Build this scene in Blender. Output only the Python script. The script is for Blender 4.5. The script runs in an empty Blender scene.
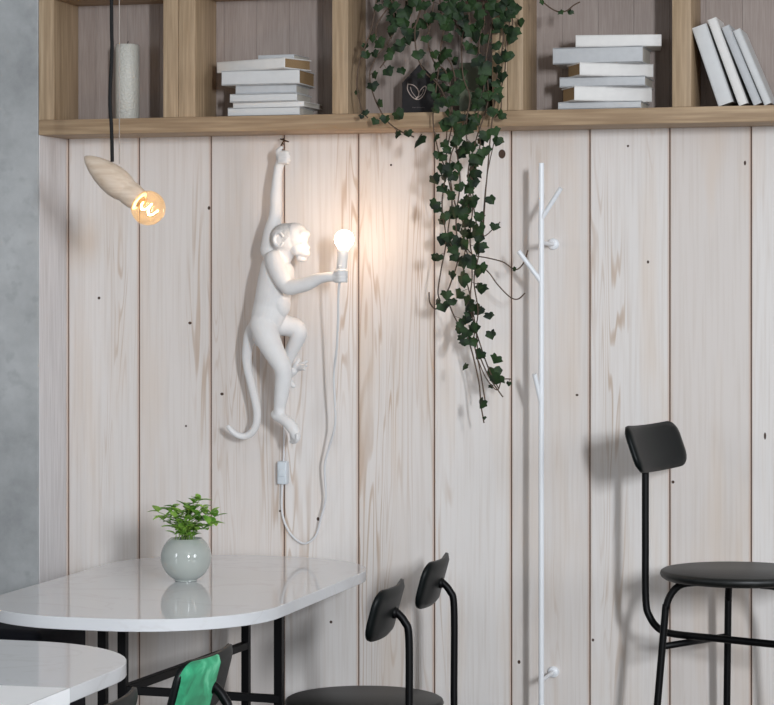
import bpy, bmesh, math, random
from mathutils import Vector, Matrix, Euler, noise
sc = bpy.context.scene
C = sc.collection
PI = math.pi
random.seed(7)

# ------------------------------------------------------------ camera, world, light, exposure
FPX, HX, HY, EYE = 2400.0, 387.0, 288.0, 1.42
TH = math.atan((1060 - 387) / FPX)
cT, sT = math.cos(TH), math.sin(TH)
cam_d = bpy.data.cameras.new('camera'); cam = bpy.data.objects.new('camera', cam_d); C.objects.link(cam)
cam.location = (0, 0, EYE); cam.rotation_euler = (PI / 2, 0, TH)
cam_d.sensor_fit = 'HORIZONTAL'; cam_d.sensor_width = 36; cam_d.lens = FPX / 774 * 36
cam_d.shift_y = -(352.5 - HY) / 774; cam_d.clip_end = 50
sc.camera = cam

w = bpy.data.worlds.new('world'); sc.world = w; w.use_nodes = True
w.node_tree.nodes['Background'].inputs[0].default_value = (0.88, 0.94, 1.0, 1)
w.node_tree.nodes['Background'].inputs[1].default_value = 0.33

def area(name, loc, target, sx, sy, power, col):
    d = bpy.data.lights.new(name, 'AREA'); d.shape = 'RECTANGLE'; d.size = sx; d.size_y = sy
    d.energy = power; d.color = col
    o = bpy.data.objects.new(name, d); C.objects.link(o); o.location = loc
    o.rotation_euler = (Vector(target) - Vector(loc)).to_track_quat('-Z', 'Y').to_euler()
    return o
area('window_light_right', (1.95, -0.9, 2.15), (-1.3, 5.8, 1.1), 0.26, 0.85, 290, (0.90, 0.95, 1.0))
area('window_light_left', (-4.0, 0.9, 1.9), (-1.6, 5.6, 1.2), 0.6, 1.5, 22, (0.90, 0.95, 1.0))

area('side_fill_light', (3.3, 2.3, 1.9), (-1.6, 5.0, 1.0), 1.2, 1.4, 45, (0.90, 0.95, 1.0))  # added soft fill from the right to brighten table rims, no window seen there
vs = sc.view_settings
vs.view_transform = 'Standard'; vs.look = 'None'; vs.gamma = 1; vs.use_curve_mapping = False
vs.exposure = -0.10

# ------------------------------------------------------------ helpers
def at(px, py, Y):
    u = (px - HX) / FPX; t = Y / (cT + u * sT)
    return Vector((t * (u * cT - sT), Y, EYE + (HY - py) / FPX * t))
def atX(px, Y): return at(px, HY, Y).x
def scale_at(px, Y):
    u = (px - HX) / FPX; return FPX / (Y / (cT + u * sT))

def s2l(c):
    return tuple(((x / 255) / 12.92 if x / 255 <= .04045 else ((x / 255 + .055) / 1.055) ** 2.4) for x in c) + (1,)

def obj(name, bm, mat, parent=None, smooth=False, origin=None, local=False):
    """link bm as one mesh. Vertices are in world space unless local."""
    me = bpy.data.meshes.new(name)
    off = Vector((0, 0, 0))
    if not local:
        if parent is not None:
            p = parent; off = Vector((0, 0, 0))
            while p is not None: off += p.location; p = p.parent
        elif origin is not None: off = Vector(origin)
    if off.length: bmesh.ops.translate(bm, verts=bm.verts, vec=-off)
    bmesh.ops.recalc_face_normals(bm, faces=bm.faces)
    bm.to_mesh(me); bm.free()
    mats = mat if isinstance(mat, (list, tuple)) else [mat]
    for m in mats: me.materials.append(m)
    if smooth:
        for p in me.polygons: p.use_smooth = True
    o = bpy.data.objects.new(name, me); C.objects.link(o)
    if parent is not None: o.parent = parent
    elif origin is not None and not local: o.location = off
    return o
def autosmooth(o, ang=40):
    me = o.data
    for p in me.polygons: p.use_smooth = True
    bm = bmesh.new(); bm.from_mesh(me)
    for e in bm.edges:
        e.smooth = not (len(e.link_faces) == 2 and e.calc_face_angle(0) > math.radians(ang))
    bm.to_mesh(me); bm.free()
    return o
def tag(o, label=None, cat=None, group=None, kind=None):
    if label: o['label'] = label
    if cat: o['category'] = cat
    if group: o['group'] = group
    if kind: o['kind'] = kind
    return o
def thing(name, label, cat, loc, rotz=0, group=None):
    o = bpy.data.objects.new(name, None); C.objects.link(o); o.location = loc; o.rotation_euler = (0, 0, rotz)
    o.empty_display_size = .05
    return tag(o, label, cat, group)
def dup(root, loc, rotz, label, group=None):
    r = root.copy(); C.objects.link(r); r.location = loc; r.rotation_euler = (0, 0, rotz); r['label'] = label
    if group: r['group'] = group
    for ch in list(root.children):
        c = ch.copy(); C.objects.link(c); c.parent = r
        for g in list(ch.children):
            d = g.copy(); C.objects.link(d); d.parent = c
    return r

def bevel(bm, edges, w, seg=2):
    bmesh.ops.bevel(bm, geom=edges, offset=w, segments=seg, profile=.5, affect='EDGES', clamp_overlap=True)
def box(bm, x0, x1, y0, y1, z0, z1, bev=0, seg=2, mi=0, M=None):
    b = bmesh.new(); bmesh.ops.create_cube(b, size=1)
    for v in b.verts:
        v.co = Vector((x0 + (v.co.x + .5) * (x1 - x0), y0 + (v.co.y + .5) * (y1 - y0), z0 + (v.co.z + .5) * (z1 - z0)))
    if bev: bevel(b, b.edges[:], bev, seg)
    if M is not None: b.transform(M)
    for f in b.faces: f.material_index = mi
    merge(bm, b)
def merge(bm, b):
    me = bpy.data.meshes.new('tmp'); b.to_mesh(me); b.free(); bm.from_mesh(me); bpy.data.meshes.remove(me)
def prism(bm, pts, axis, h, bev=0, seg=2, mi=0, M=None):
    """pts 2D outline; axis 'z': (x,y)->h up; local frame, then M"""
    b = bmesh.new()
    vs_ = [b.verts.new((p[0], p[1], 0)) for p in pts]
    f = b.faces.new(vs_)
    r = bmesh.ops.extrude_face_region(b, geom=[f])
    bmesh.ops.translate(b, verts=[v for v in r['geom'] if isinstance(v, bmesh.types.BMVert)], vec=(0, 0, h))
    if bev:
        es = [e for e in b.edges if abs(e.verts[0].co.z - e.verts[1].co.z) < 1e-6]
        bevel(b, es, bev, seg)
    if M is not None: b.transform(M)
    for f in b.faces: f.material_index = mi
    merge(bm, b)
def catmull(pts, n=6):
    """pts: list of tuples (x,y,z,r)"""
    P = [tuple(p) for p in pts]; out = []
    for i in range(len(P) - 1):
        p0 = P[max(i - 1, 0)]; p1 = P[i]; p2 = P[i + 1]; p3 = P[min(i + 2, len(P) - 1)]
        for k in range(n):
            t = k / n
            out.append(tuple(.5 * (2 * b + (c_ - a) * t + (2 * a - 5 * b + 4 * c_ - d) * t * t + (-a + 3 * b - 3 * c_ + d) * t ** 3) for a, b, c_, d in zip(p0, p1, p2, p3)))
    out.append(P[-1]); return out
def tube(bm, pts, seg=12, smooth=6, mi=0, cap=True, round_cap=False):
    """pts list of (x,y,z,r)"""
    P = catmull(pts, smooth) if smooth > 1 and len(pts) > 2 else [tuple(p) for p in pts]
    co = [Vector(p[:3]) for p in P]; rad = [max(p[3], 1e-5) for p in P]
    if round_cap:
        t0 = (co[0] - co[1]).normalized(); t1 = (co[-1] - co[-2]).normalized(); a = []; b_ = []
        for k in (90, 75, 55, 30):
            q = math.radians(k); a.append((co[0] + t0 * rad[0] * math.sin(q), max(rad[0] * math.cos(q), 1e-5)))
        for k in (30, 55, 75, 90):
            q = math.radians(k); b_.append((co[-1] + t1 * rad[-1] * math.sin(q), max(rad[-1] * math.cos(q), 1e-5)))
        co = [x[0] for x in a] + co + [x[0] for x in b_]; rad = [x[1] for x in a] + rad + [x[1] for x in b_]
    tan = [(co[min(i + 1, len(co) - 1)] - co[max(i - 1, 0)]).normalized() for i in range(len(co))]
    n = tan[0].orthogonal().normalized(); rings = []
    for i, c_ in enumerate(co):
        if i:
            n = (n - tan[i] * n.dot(tan[i]))
            n = n.normalized() if n.length > 1e-6 else tan[i].orthogonal().normalized()
        b = tan[i].cross(n)
        rings.append([bm.verts.new(c_ + (n * math.cos(2 * PI * k / seg) + b * math.sin(2 * PI * k / seg)) * rad[i]) for k in range(seg)])
    for i in range(len(rings) - 1):
        for k in range(seg):
            f = bm.faces.new((rings[i][k], rings[i][(k + 1) % seg], rings[i + 1][(k + 1) % seg], rings[i + 1][k])); f.material_index = mi
    if cap:
        bm.faces.new(rings[0][::-1]).material_index = mi; bm.faces.new(rings[-1]).material_index = mi
def ptube(bm, pts, seg=12, smooth=6, **k):
    """pts (px,py,Y,r_px) -> tube"""
    out = []
    for p in pts:
        v = at(p[0], p[1], p[2]); out.append((v.x, v.y, v.z, p[3] / scale_at(p[0], p[2])))
    tube(bm, out, seg, smooth, **k)
def lathe(bm, prof, seg=32, M=None, mi=0, flip=False):
    b = bmesh.new(); rings = []
    for r, z in prof:
        if r < 1e-6: rings.append([b.verts.new((0, 0, z))])
        else: rings.append([b.verts.new((r * math.cos(2 * PI * k / seg), r * math.sin(2 * PI * k / seg), z)) for k in range(seg)])
    for i in range(len(rings) - 1):
        A, B = rings[i], rings[i + 1]
        for k in range(seg):
            a0, a1 = A[k % len(A)], A[(k + 1) % len(A)]; b0, b1 = B[k % len(B)], B[(k + 1) % len(B)]
            vv = []
            for v in (a0, a1, b1, b0):
                if v not in vv: vv.append(v)
            if len(vv) > 2: b.faces.new(vv).material_index = mi
    if M is not None: b.transform(M)
    merge(bm, b)
def ell(bm, c, r, rot=None, sub=3):
    b = bmesh.new(); bmesh.ops.create_icosphere(b, subdivisions=sub, radius=1)
    M = Matrix.Translation(c) @ ((rot or Euler((0, 0, 0))).to_matrix().to_4x4()) @ Matrix.Diagonal((r[0], r[1], r[2], 1))
    b.transform(M); merge(bm, b)
def rrect(w_, h_, r, n=6, cx=0, cy=0):
    out = []
    for qx, qy, a0 in ((1, 1, 0), (-1, 1, 90), (-1, -1, 180), (1, -1, 270)):
        for k in range(n + 1):
            a = math.radians(a0 + 90 * k / n)
            out.append((cx + qx * (w_ / 2 - r) + r * math.cos(a), cy + qy * (h_ / 2 - r) + r * math.sin(a)))
    return out

# ------------------------------------------------------------ materials
def newmat(name):
    m = bpy.data.materials.new(name); m.use_nodes = True
    nt = m.node_tree; return m, nt, nt.nodes['Principled BSDF']
def N(nt, typ, **kw):
    n = nt.nodes.new(typ)
    for k, v in kw.items(): setattr(n, k, v)
    return n
def plain(name, rgb, rough=.5, metal=0, spec=.5, var=.0, vs_=30, bump=0, emit=None, estr=0, coat=0):
    m, nt, p = newmat(name)
    p.inputs['Base Color'].default_value = s2l(rgb); p.inputs['Roughness'].default_value = rough
    p.inputs['Metallic'].default_value = metal; p.inputs['Specular IOR Level'].default_value = spec
    p.inputs['Coat Weight'].default_value = coat
    tc = N(nt, 'ShaderNodeTexCoord'); nz = N(nt, 'ShaderNodeTexNoise'); nz.inputs['Scale'].default_value = vs_
    nz.inputs['Detail'].default_value = 5
    nt.links.new(tc.outputs['Object'], nz.inputs['Vector'])
    if var:
        mx = N(nt, 'ShaderNodeMix', data_type='RGBA'); a = s2l([x * (1 - var) for x in rgb]); b = s2l([min(255, x * (1 + var)) for x in rgb])
        mx.inputs[6].default_value = a; mx.inputs[7].default_value = b
        nt.links.new(nz.outputs['Fac'], mx.inputs[0]); nt.links.new(mx.outputs[2], p.inputs['Base Color'])
    if bump:
        bp = N(nt, 'ShaderNodeBump'); bp.inputs['Strength'].default_value = bump; bp.inputs['Distance'].default_value = .002
        nt.links.new(nz.outputs['Fac'], bp.inputs['Height']); nt.links.new(bp.outputs[0], p.inputs['Normal'])
    if emit:
        p.inputs['Emission Color'].default_value = s2l(emit); p.inputs['Emission Strength'].default_value = estr
    return m
def ramp(nt, stops, interp='LINEAR'):
    r = N(nt, 'ShaderNodeValToRGB'); r.color_ramp.interpolation = interp
    while len(r.color_ramp.elements) < len(stops): r.color_ramp.elements.new(.5)
    for e, (p, c_) in zip(r.color_ramp.elements, stops): e.position = p; e.color = c_ if len(c_) == 4 else s2l(c_)
    return r
def wood(name, dark, mid, light, axis='z', scale=1.0, rough=.55, bump=.15, contrast=1.0):
    m, nt, p = newmat(name); L = nt.links
    tc = N(nt, 'ShaderNodeTexCoord'); mp = N(nt, 'ShaderNodeMapping')
    k = {'x': (1.2, 26, 26), 'z': (26, 26, 1.2), 'y': (26, 1.2, 26)}[axis]
    mp.inputs['Scale'].default_value = tuple(q * scale for q in k)
    L.new(tc.outputs['Object'], mp.inputs['Vector'])
    n1 = N(nt, 'ShaderNodeTexNoise'); n1.inputs['Scale'].default_value = 1.0; n1.inputs['Detail'].default_value = 3; n1.inputs['Distortion'].default_value = .6
    L.new(mp.outputs[0], n1.inputs['Vector'])
    mult = N(nt, 'ShaderNodeMath', operation='MULTIPLY'); mult.inputs[1].default_value = 9
    L.new(n1.outputs['Fac'], mult.inputs[0])
    sn = N(nt, 'ShaderNodeMath', operation='SINE'); L.new(mult.outputs[0], sn.inputs[0])
    n2 = N(nt, 'ShaderNodeTexNoise'); n2.inputs['Scale'].default_value = 5; n2.inputs['Detail'].default_value = 4
    L.new(mp.outputs[0], n2.inputs['Vector'])
    ad = N(nt, 'ShaderNodeMath', operation='MULTIPLY_ADD'); ad.inputs[1].default_value = .22 * contrast
    L.new(sn.outputs[0], ad.inputs[0]); L.new(n2.outputs['Fac'], ad.inputs[2])
    r = ramp(nt, [(.2, dark), (.5, mid), (.8, light)]); L.new(ad.outputs[0], r.inputs[0])
    L.new(r.outputs[0], p.inputs['Base Color']); p.inputs['Roughness'].default_value = rough
    bp = N(nt, 'ShaderNodeBump'); bp.inputs['Strength'].default_value = bump; bp.inputs['Distance'].default_value = .001
    L.new(ad.outputs[0], bp.inputs['Height']); L.new(bp.outputs[0], p.inputs['Normal'])
    return m

def plank_mat(name):
    """white-washed pine boards; per-board tone from the board's index along X"""
    m, nt, p = newmat(name); L = nt.links
    tc = N(nt, 'ShaderNodeTexCoord'); sx = N(nt, 'ShaderNodeSeparateXYZ'); L.new(tc.outputs['Object'], sx.inputs[0])
    idx = N(nt, 'ShaderNodeMath', operation='MULTIPLY_ADD'); idx.inputs[1].default_value = 1 / .1970; idx.inputs[2].default_value = 2.49 / .1970 + 10
    L.new(sx.outputs['X'], idx.inputs[0])
    fl = N(nt, 'ShaderNodeMath', operation='FLOOR'); L.new(idx.outputs[0], fl.inputs[0])
    wn = N(nt, 'ShaderNodeTexWhiteNoise', noise_dimensions='1D'); L.new(fl.outputs[0], wn.inputs['W'])
    # offset coordinates per board
    cx = N(nt, 'ShaderNodeCombineXYZ'); m1 = N(nt, 'ShaderNodeMath', operation='MULTIPLY'); m1.inputs[1].default_value = 37
    L.new(wn.outputs['Value'], m1.inputs[0]); L.new(m1.outputs[0], cx.inputs['Y']); L.new(m1.outputs[0], cx.inputs['Z'])
    va = N(nt, 'ShaderNodeVectorMath', operation='ADD'); L.new(tc.outputs['Object'], va.inputs[0]); L.new(cx.outputs[0], va.inputs[1])
    mp = N(nt, 'ShaderNodeMapping'); mp.inputs['Scale'].default_value = (14, 14, .8); L.new(va.outputs[0], mp.inputs['Vector'])
    # growth rings
    n1 = N(nt, 'ShaderNodeTexNoise'); n1.inputs['Scale'].default_value = 1.0; n1.inputs['Detail'].default_value = 2.5; n1.inputs['Distortion'].default_value = .4
    L.new(mp.outputs[0], n1.inputs['Vector'])
    mu = N(nt, 'ShaderNodeMath', operation='MULTIPLY'); mu.inputs[1].default_value = 120; L.new(n1.outputs['Fac'], mu.inputs[0])
    sn = N(nt, 'ShaderNodeMath', operation='SINE'); L.new(mu.outputs[0], sn.inputs[0])
    # where grain shows through the wash
    mp2 = N(nt, 'ShaderNodeMapping'); mp2.inputs['Scale'].default_value = (9, 9, 1.1); L.new(va.outputs[0], mp2.inputs['Vector'])
    n2 = N(nt, 'ShaderNodeTexNoise'); n2.inputs['Scale'].default_value = 1.0; n2.inputs['Detail'].default_value = 4; L.new(mp2.outputs[0], n2.inputs['Vector'])
    r2 = ramp(nt, [(.54, (0, 0, 0, 1)), (.68, (1, 1, 1, 1))]); L.new(n2.outputs['Fac'], r2.inputs[0])
    sn2 = N(nt, 'ShaderNodeMapRange'); sn2.inputs[1].default_value = .35; sn2.inputs[2].default_value = 1; L.new(sn.outputs[0], sn2.inputs[0])
    g = N(nt, 'ShaderNodeMath', operation='MULTIPLY'); L.new(sn2.outputs[0], g.inputs[0]); L.new(r2.outputs[0], g.inputs[1])
    g2 = N(nt, 'ShaderNodeMath', operation='MULTIPLY'); g2.inputs[1].default_value = .62; L.new(g.outputs[0], g2.inputs[0])
    # fine fibre
    mp3 = N(nt, 'ShaderNodeMapping'); mp3.inputs['Scale'].default_value = (150, 150, 4); L.new(va.outputs[0], mp3.inputs['Vector'])
    n3 = N(nt, 'ShaderNodeTexNoise'); n3.inputs['Scale'].default_value = 1.0; n3.inputs['Detail'].default_value = 3; L.new(mp3.outputs[0], n3.inputs['Vector'])
    base = N(nt, 'ShaderNodeMix', data_type='RGBA'); base.inputs[6].default_value = s2l((217, 209, 204)); base.inputs[7].default_value = s2l((228, 223, 220))
    L.new(wn.outputs['Value'], base.inputs[0])
    fb = N(nt, 'ShaderNodeMix', data_type='RGBA'); fb.inputs[7].default_value = s2l((192, 178, 166))
    r3 = ramp(nt, [(.45, (0, 0, 0, 1)), (.8, (.36, .36, .36, 1))]); L.new(n3.outputs['Fac'], r3.inputs[0])
    L.new(r3.outputs[0], fb.inputs[0]); L.new(base.outputs[2], fb.inputs[6])
    tan = N(nt, 'ShaderNodeMix', data_type='RGBA'); tan.inputs[7].default_value = s2l((176, 146, 118))
    L.new(g2.outputs[0], tan.inputs[0]); L.new(fb.outputs[2], tan.inputs[6])
    # broad warm wash patches
    n4 = N(nt, 'ShaderNodeTexNoise'); n4.inputs['Scale'].default_value = 1.0; n4.inputs['Detail'].default_value = 3
    mp4 = N(nt, 'ShaderNodeMapping'); mp4.inputs['Scale'].default_value = (12, 12, 1.6); mp4.inputs['Location'].default_value = (3, 1, 5); L.new(va.outputs[0], mp4.inputs['Vector']); L.new(mp4.outputs[0], n4.inputs['Vector'])
    r4 = ramp(nt, [(.52, (0, 0, 0, 1)), (.8, (.38, .38, .38, 1))]); L.new(n4.outputs['Fac'], r4.inputs[0])
    ww = N(nt, 'ShaderNodeMix', data_type='RGBA'); ww.inputs[7].default_value = s2l((213, 186, 158))
    L.new(r4.outputs[0], ww.inputs[0]); L.new(tan.outputs[2], ww.inputs[6])
    # edge stain beside joints
    fr = N(nt, 'ShaderNodeMath', operation='FRACT'); L.new(idx.outputs[0], fr.inputs[0])
    ed = N(nt, 'ShaderNodeMath', operation='SUBTRACT'); ed.inputs[1].default_value = .5; L.new(fr.outputs[0], ed.inputs[0])
    ab = N(nt, 'ShaderNodeMath', operation='ABSOLUTE'); L.new(ed.outputs[0], ab.inputs[0])
    re = N(nt, 'ShaderNodeMapRange'); re.inputs[1].default_value = .465; re.inputs[2].default_value = .495; re.inputs[4].default_value = .55; L.new(ab.outputs[0], re.inputs[0])
    ex = N(nt, 'ShaderNodeMix', data_type='RGBA'); ex.inputs[7].default_value = s2l((186, 152, 128)); L.new(re.outputs[0], ex.inputs[0]); L.new(ww.outputs[2], ex.inputs[6])
    # small knots
    mpk = N(nt, 'ShaderNodeMapping'); mpk.inputs['Scale'].default_value = (5, 5, 3.4); L.new(va.outputs[0], mpk.inputs['Vector'])
    vk = N(nt, 'ShaderNodeTexVoronoi'); vk.inputs['Scale'].default_value = 1.0; L.new(mpk.outputs[0], vk.inputs['Vector'])
    rk = ramp(nt, [(.0, (.75, .75, .75, 1)), (.03, (.55, .55, .55, 1)), (.055, (0, 0, 0, 1))]); L.new(vk.outputs['Distance'], rk.inputs[0])
    kx = N(nt, 'ShaderNodeMix', data_type='RGBA'); kx.inputs[7].default_value = s2l((120, 98, 84)); L.new(rk.outputs[0], kx.inputs[0]); L.new(ex.outputs[2], kx.inputs[6])
    L.new(kx.outputs[2], p.inputs['Base Color']); p.inputs['Roughness'].default_value = .6; p.inputs['Specular IOR Level'].default_value = .3
    bp = N(nt, 'ShaderNodeBump'); bp.inputs['Strength'].default_value = .2; bp.inputs['Distance'].default_value = .001
    L.new(n3.outputs['Fac'], bp.inputs['Height']); L.new(bp.outputs[0], p.inputs['Normal'])
    return m

def concrete_mat():
    m, nt, p = newmat('concrete'); L = nt.links
    tc = N(nt, 'ShaderNodeTexCoord')
    n1 = N(nt, 'ShaderNodeTexNoise'); n1.inputs['Scale'].default_value = 4; n1.inputs['Detail'].default_value = 8; n1.inputs['Roughness'].default_value = .65
    L.new(tc.outputs['Object'], n1.inputs['Vector'])
    r = ramp(nt, [(.3, (148, 150, 151)), (.5, (172, 174, 175)), (.7, (190, 192, 193))]); L.new(n1.outputs['Fac'], r.inputs[0])
    n2 = N(nt, 'ShaderNodeTexNoise'); n2.inputs['Scale'].default_value = 26; n2.inputs['Detail'].default_value = 6; L.new(tc.outputs['Object'], n2.inputs['Vector'])
    r2 = ramp(nt, [(.58, (0, 0, 0, 1)), (.72, (.35, .35, .35, 1))]); L.new(n2.outputs['Fac'], r2.inputs[0])
    mx = N(nt, 'ShaderNodeMix', data_type='RGBA'); mx.inputs[7].default_value = s2l((140, 142, 144)); L.new(r2.outputs[0], mx.inputs[0]); L.new(r.outputs[0], mx.inputs[6])
    L.new(mx.outputs[2], p.inputs['Base Color']); p.inputs['Roughness'].default_value = .85
    bp = N(nt, 'ShaderNodeBump'); bp.inputs['Strength'].default_value = .25; bp.inputs['Distance'].default_value = .003
    L.new(n2.outputs['Fac'], bp.inputs['Height']); L.new(bp.outputs[0], p.inputs['Normal'])
    return m
def top_mat():
    m, nt, p = newmat('white_stone_top'); L = nt.links
    tc = N(nt, 'ShaderNodeTexCoord')
    wv = N(nt, 'ShaderNodeTexNoise'); wv.inputs['Scale'].default_value = 3.2; wv.inputs['Detail'].default_value = 6; wv.inputs['Distortion'].default_value = 1.2
    L.new(tc.outputs['Object'], wv.inputs['Vector'])
    r = ramp(nt, [(.48, (224, 225, 228)), (.5, (219, 219, 221)), (.52, (225, 226, 229))]); L.new(wv.outputs['Fac'], r.inputs[0])
    L.new(r.outputs[0], p.inputs['Base Color']); p.inputs['Roughness'].default_value = .07; p.inputs['Specular IOR Level'].default_value = .55
    return m
def glass(name, col, rough=0.02, alpha_mix=.75):
    m, nt, p = newmat(name); L = nt.links
    tr = N(nt, 'ShaderNodeBsdfTransparent'); tr.inputs[0].default_value = s2l(col)
    gl = N(nt, 'ShaderNodeBsdfGlossy'); gl.inputs['Roughness'].default_value = rough
    lw = N(nt, 'ShaderNodeLayerWeight'); lw.inputs[0].default_value = .25
    fz = N(nt, 'ShaderNodeMath', operation='MULTIPLY'); fz.inputs[1].default_value = .35; L.new(lw.outputs['Facing'], fz.inputs[0])
    tl = N(nt, 'ShaderNodeBsdfTranslucent'); tl.inputs[0].default_value = s2l(col)
    m0 = N(nt, 'ShaderNodeMixShader'); m0.inputs[0].default_value = .035; L.new(tr.outputs[0], m0.inputs[1]); L.new(tl.outputs[0], m0.inputs[2])
    mx = N(nt, 'ShaderNodeMixShader'); L.new(fz.outputs[0], mx.inputs[0]); L.new(m0.outputs[0], mx.inputs[1]); L.new(gl.outputs[0], mx.inputs[2])
    L.new(mx.outputs[0], nt.nodes['Material Output'].inputs['Surface']); return m
def leaf_mat(name, a, b, vein=None, tr=.12, rough=.42):
    m, nt, p = newmat(name); L = nt.links
    tc = N(nt, 'ShaderNodeTexCoord'); nz = N(nt, 'ShaderNodeTexNoise'); nz.inputs['Scale'].default_value = 28; nz.inputs['Detail'].default_value = 2
    L.new(tc.outputs['Object'], nz.inputs['Vector'])
    r = ramp(nt, [(.35, a), (.65, b)]); L.new(nz.outputs['Fac'], r.inputs[0]); L.new(r.outputs[0], p.inputs['Base Color'])
    p.inputs['Roughness'].default_value = rough; p.inputs['Specular IOR Level'].default_value = .3
    return m

M_PLANK = plank_mat('whitewashed_pine')
M_GAP = plain('brown_joint_wood', (96, 74, 60), .9)  # dark brown backing wood showing in the joints between boards
M_KNOT = plain('knot', (74, 56, 46), .8)
M_CONC = concrete_mat()
M_OAKX = wood('oak_along', (150, 124, 96), (174, 148, 118), (190, 166, 136), 'x', 1.0)
M_OAKZ = wood('oak_upright', (156, 132, 104), (180, 155, 126), (196, 173, 144), 'z', 1.0)
M_TAUPE = wood('stained_back_panel', (148, 134, 128), (160, 147, 140), (168, 156, 150), 'z', 2.2, .7, .1, .6)
M_TOP = top_mat()
M_BLACK = plain('black_powder_coat', (5, 5, 7), .45, 0, .2, .1, 60)
M_SEAT = wood('black_stained_ash', (10, 12, 12), (18, 21, 20), (30, 34, 32), 'x', 1.6, .45, .35)
M_PAD = plain('black_moulded_back', (7, 13, 14), .42, 0, .2, .08, 20)
M_RESIN = plain('white_resin', (224, 223, 223), .62, 0, .35, .02, 60, .12)
M_FUR = plain('white_resin_fur', (206, 205, 204), .7, 0, .3, .10, 260, 1.0)
M_WHITEM = plain('white_painted_metal', (232, 234, 238), .35, 0, .5)
M_CORDW = plain('white_cord', (214, 214, 216), .5)
M_SWITCH = plain('white_plastic', (205, 212, 218), .4)
M_HOOK = plain('bronze_hook', (92, 70, 52), .4, .8)
M_PLEATH = plain('navy_upholstery', (13, 16, 27), .75, 0, .3, .15, 60, .2)
M_COVER = plain('offwhite_cover', (206, 206, 206), .6, 0, .4, .03, 40, .15)
M_COVER2 = plain('cool_grey_cover', (188, 189, 191), .65, 0, .4, .04, 70, .2)
M_COVER3 = plain('warm_white_cover', (222, 219, 216), .6, 0, .4, .03, 50, .1)
M_PAGES = plain('tan_page_block', (150, 124, 92), .85, 0, .2, .12, 300, .5)
M_PAGEW = plain('pale_page_block', (196, 190, 180), .85, 0, .2, .1, 300, .5)

# ------------------------------------------------------------ the setting
WALL_Y, FRONT_Y, X0 = 5.80, 5.63, -2.499
PW, G0 = .1970, -2.489
def struct(name, bm, mat, **k):
    o = obj(name, bm, mat, **k); o['kind'] = 'structure'; return o
bm = bmesh.new(); box(bm, -5.5, 3.5, -2.0, 6.1, -.05, 0); struct('floor', bm, wood('floor_boards', (92, 84, 78), (118, 108, 100), (134, 124, 116), 'y', .5))
bm = bmesh.new(); box(bm, -5.5, 3.5, -2.0, 6.1, 3.3, 3.35); struct('ceiling', bm, plain('ceiling_paint', (214, 214, 212), .9))
bm = bmesh.new()
n = 17
for i in range(-1, n):
    a = G0 + i * PW
    x0 = a + .0015; x1 = a + PW - .0015
    if i < 0: x0 = a + .12
    box(bm, x0, x1, WALL_Y, WALL_Y + .02, 0, 3.3, .0012, 1)
box(bm, -2.66, G0 + n * PW, WALL_Y + .004, WALL_Y + .05, 0, 3.3, mi=1)
def knot(px, py, rx, rz):
    v = at(px, py, WALL_Y); b = bmesh.new(); bmesh.ops.create_cone(b, cap_ends=True, segments=16, radius1=1, radius2=.8, depth=.0008)
    b.transform(Matrix.Translation((v.x, WALL_Y - .0002, v.z)) @ Matrix.Rotation(PI / 2, 4, 'X') @ Matrix.Diagonal((rx, rz, 1, 1)))
    for f in b.faces: f.material_index = 2
    merge(bm, b)
for k in [(502, 154, .0095, .012), (190, 323, .005, .004), (209, 208, .004, .005), (186, 426, .003, .003), (318, 519, .004, .005), (280, 511, .003, .003),
          (331, 622, .004, .004), (519, 662, .004, .005), (648, 262, .003, .004), (628, 146, .003, .003), (673, 482, .004, .004), (577, 395, .004, .003),
          (99, 298, .004, .004), (222, 394, .005, .004), (593, 640, .003, .004), (391, 165, .003, .003), (745, 163, .003, .006), (765, 436, .003, .009)]:
    knot(*k)
struct('wall_back', bm, [M_PLANK, M_GAP, M_KNOT])
bm = bmesh.new(); box(bm, -5.5, X0, FRONT_Y, 6.1, 0, 3.3, .003, 2); struct('wall_left', bm, M_CONC)
bm = bmesh.new(); box(bm, X0 + .0005, X0 + .004, FRONT_Y + .001, WALL_Y, 0, 1.8085, .001, 1)
M_RET = wood('painted_return', (198, 194, 194), (214, 211, 212), (224, 222, 223), 'z', 1.2, .6, .1, .4)
struct('trim_1', bm, M_RET)

# ------------------------------------------------------------ shelf
ZT, ZB = 1.8465, 1.8085
SF = FRONT_Y
root = thing('wall_shelf', 'long oak cubby shelf built against the plank wall above tables', 'shelf', (-1.4, WALL_Y, ZB))
bm = bmesh.new(); box(bm, X0 + .001, .25, SF, WALL_Y - .0005, ZB, ZT, .0015, 2); autosmooth(obj('bottom_board', bm, M_OAKX, root))
bm = bmesh.new(); box(bm, X0 + .001, .25, SF, WALL_Y - .0005, 2.152, 2.19, .0015, 2); autosmooth(obj('top_board', bm, M_OAKX, root))
ups = [(38.3, 54), (163, 178), (178.4, 195), (332, 348), (492, 507), (507.4, 523), (672, 691), (852, 868), (868.5, 886)]
for a, b in ups:
    xa, xb = atX(a, SF), atX(b, SF)
    if a < 40: xa = X0 + .001
    bm = bmesh.new(); box(bm, xa, xb, SF + .001, WALL_Y - .012, ZT + .0002, 2.1518, .0012, 2); autosmooth(obj('upright', bm, M_OAKZ, root))
bm = bmesh.new()
i = 0; x = X0 + .004
while x < .24:
    xe = min(x + .088, .245); box(bm, x, xe - .0005, WALL_Y - .011, WALL_Y - .001, ZT, 2.1518, .0003, 1); x = xe
obj('back_panel', bm, M_TAUPE, root)

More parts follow.
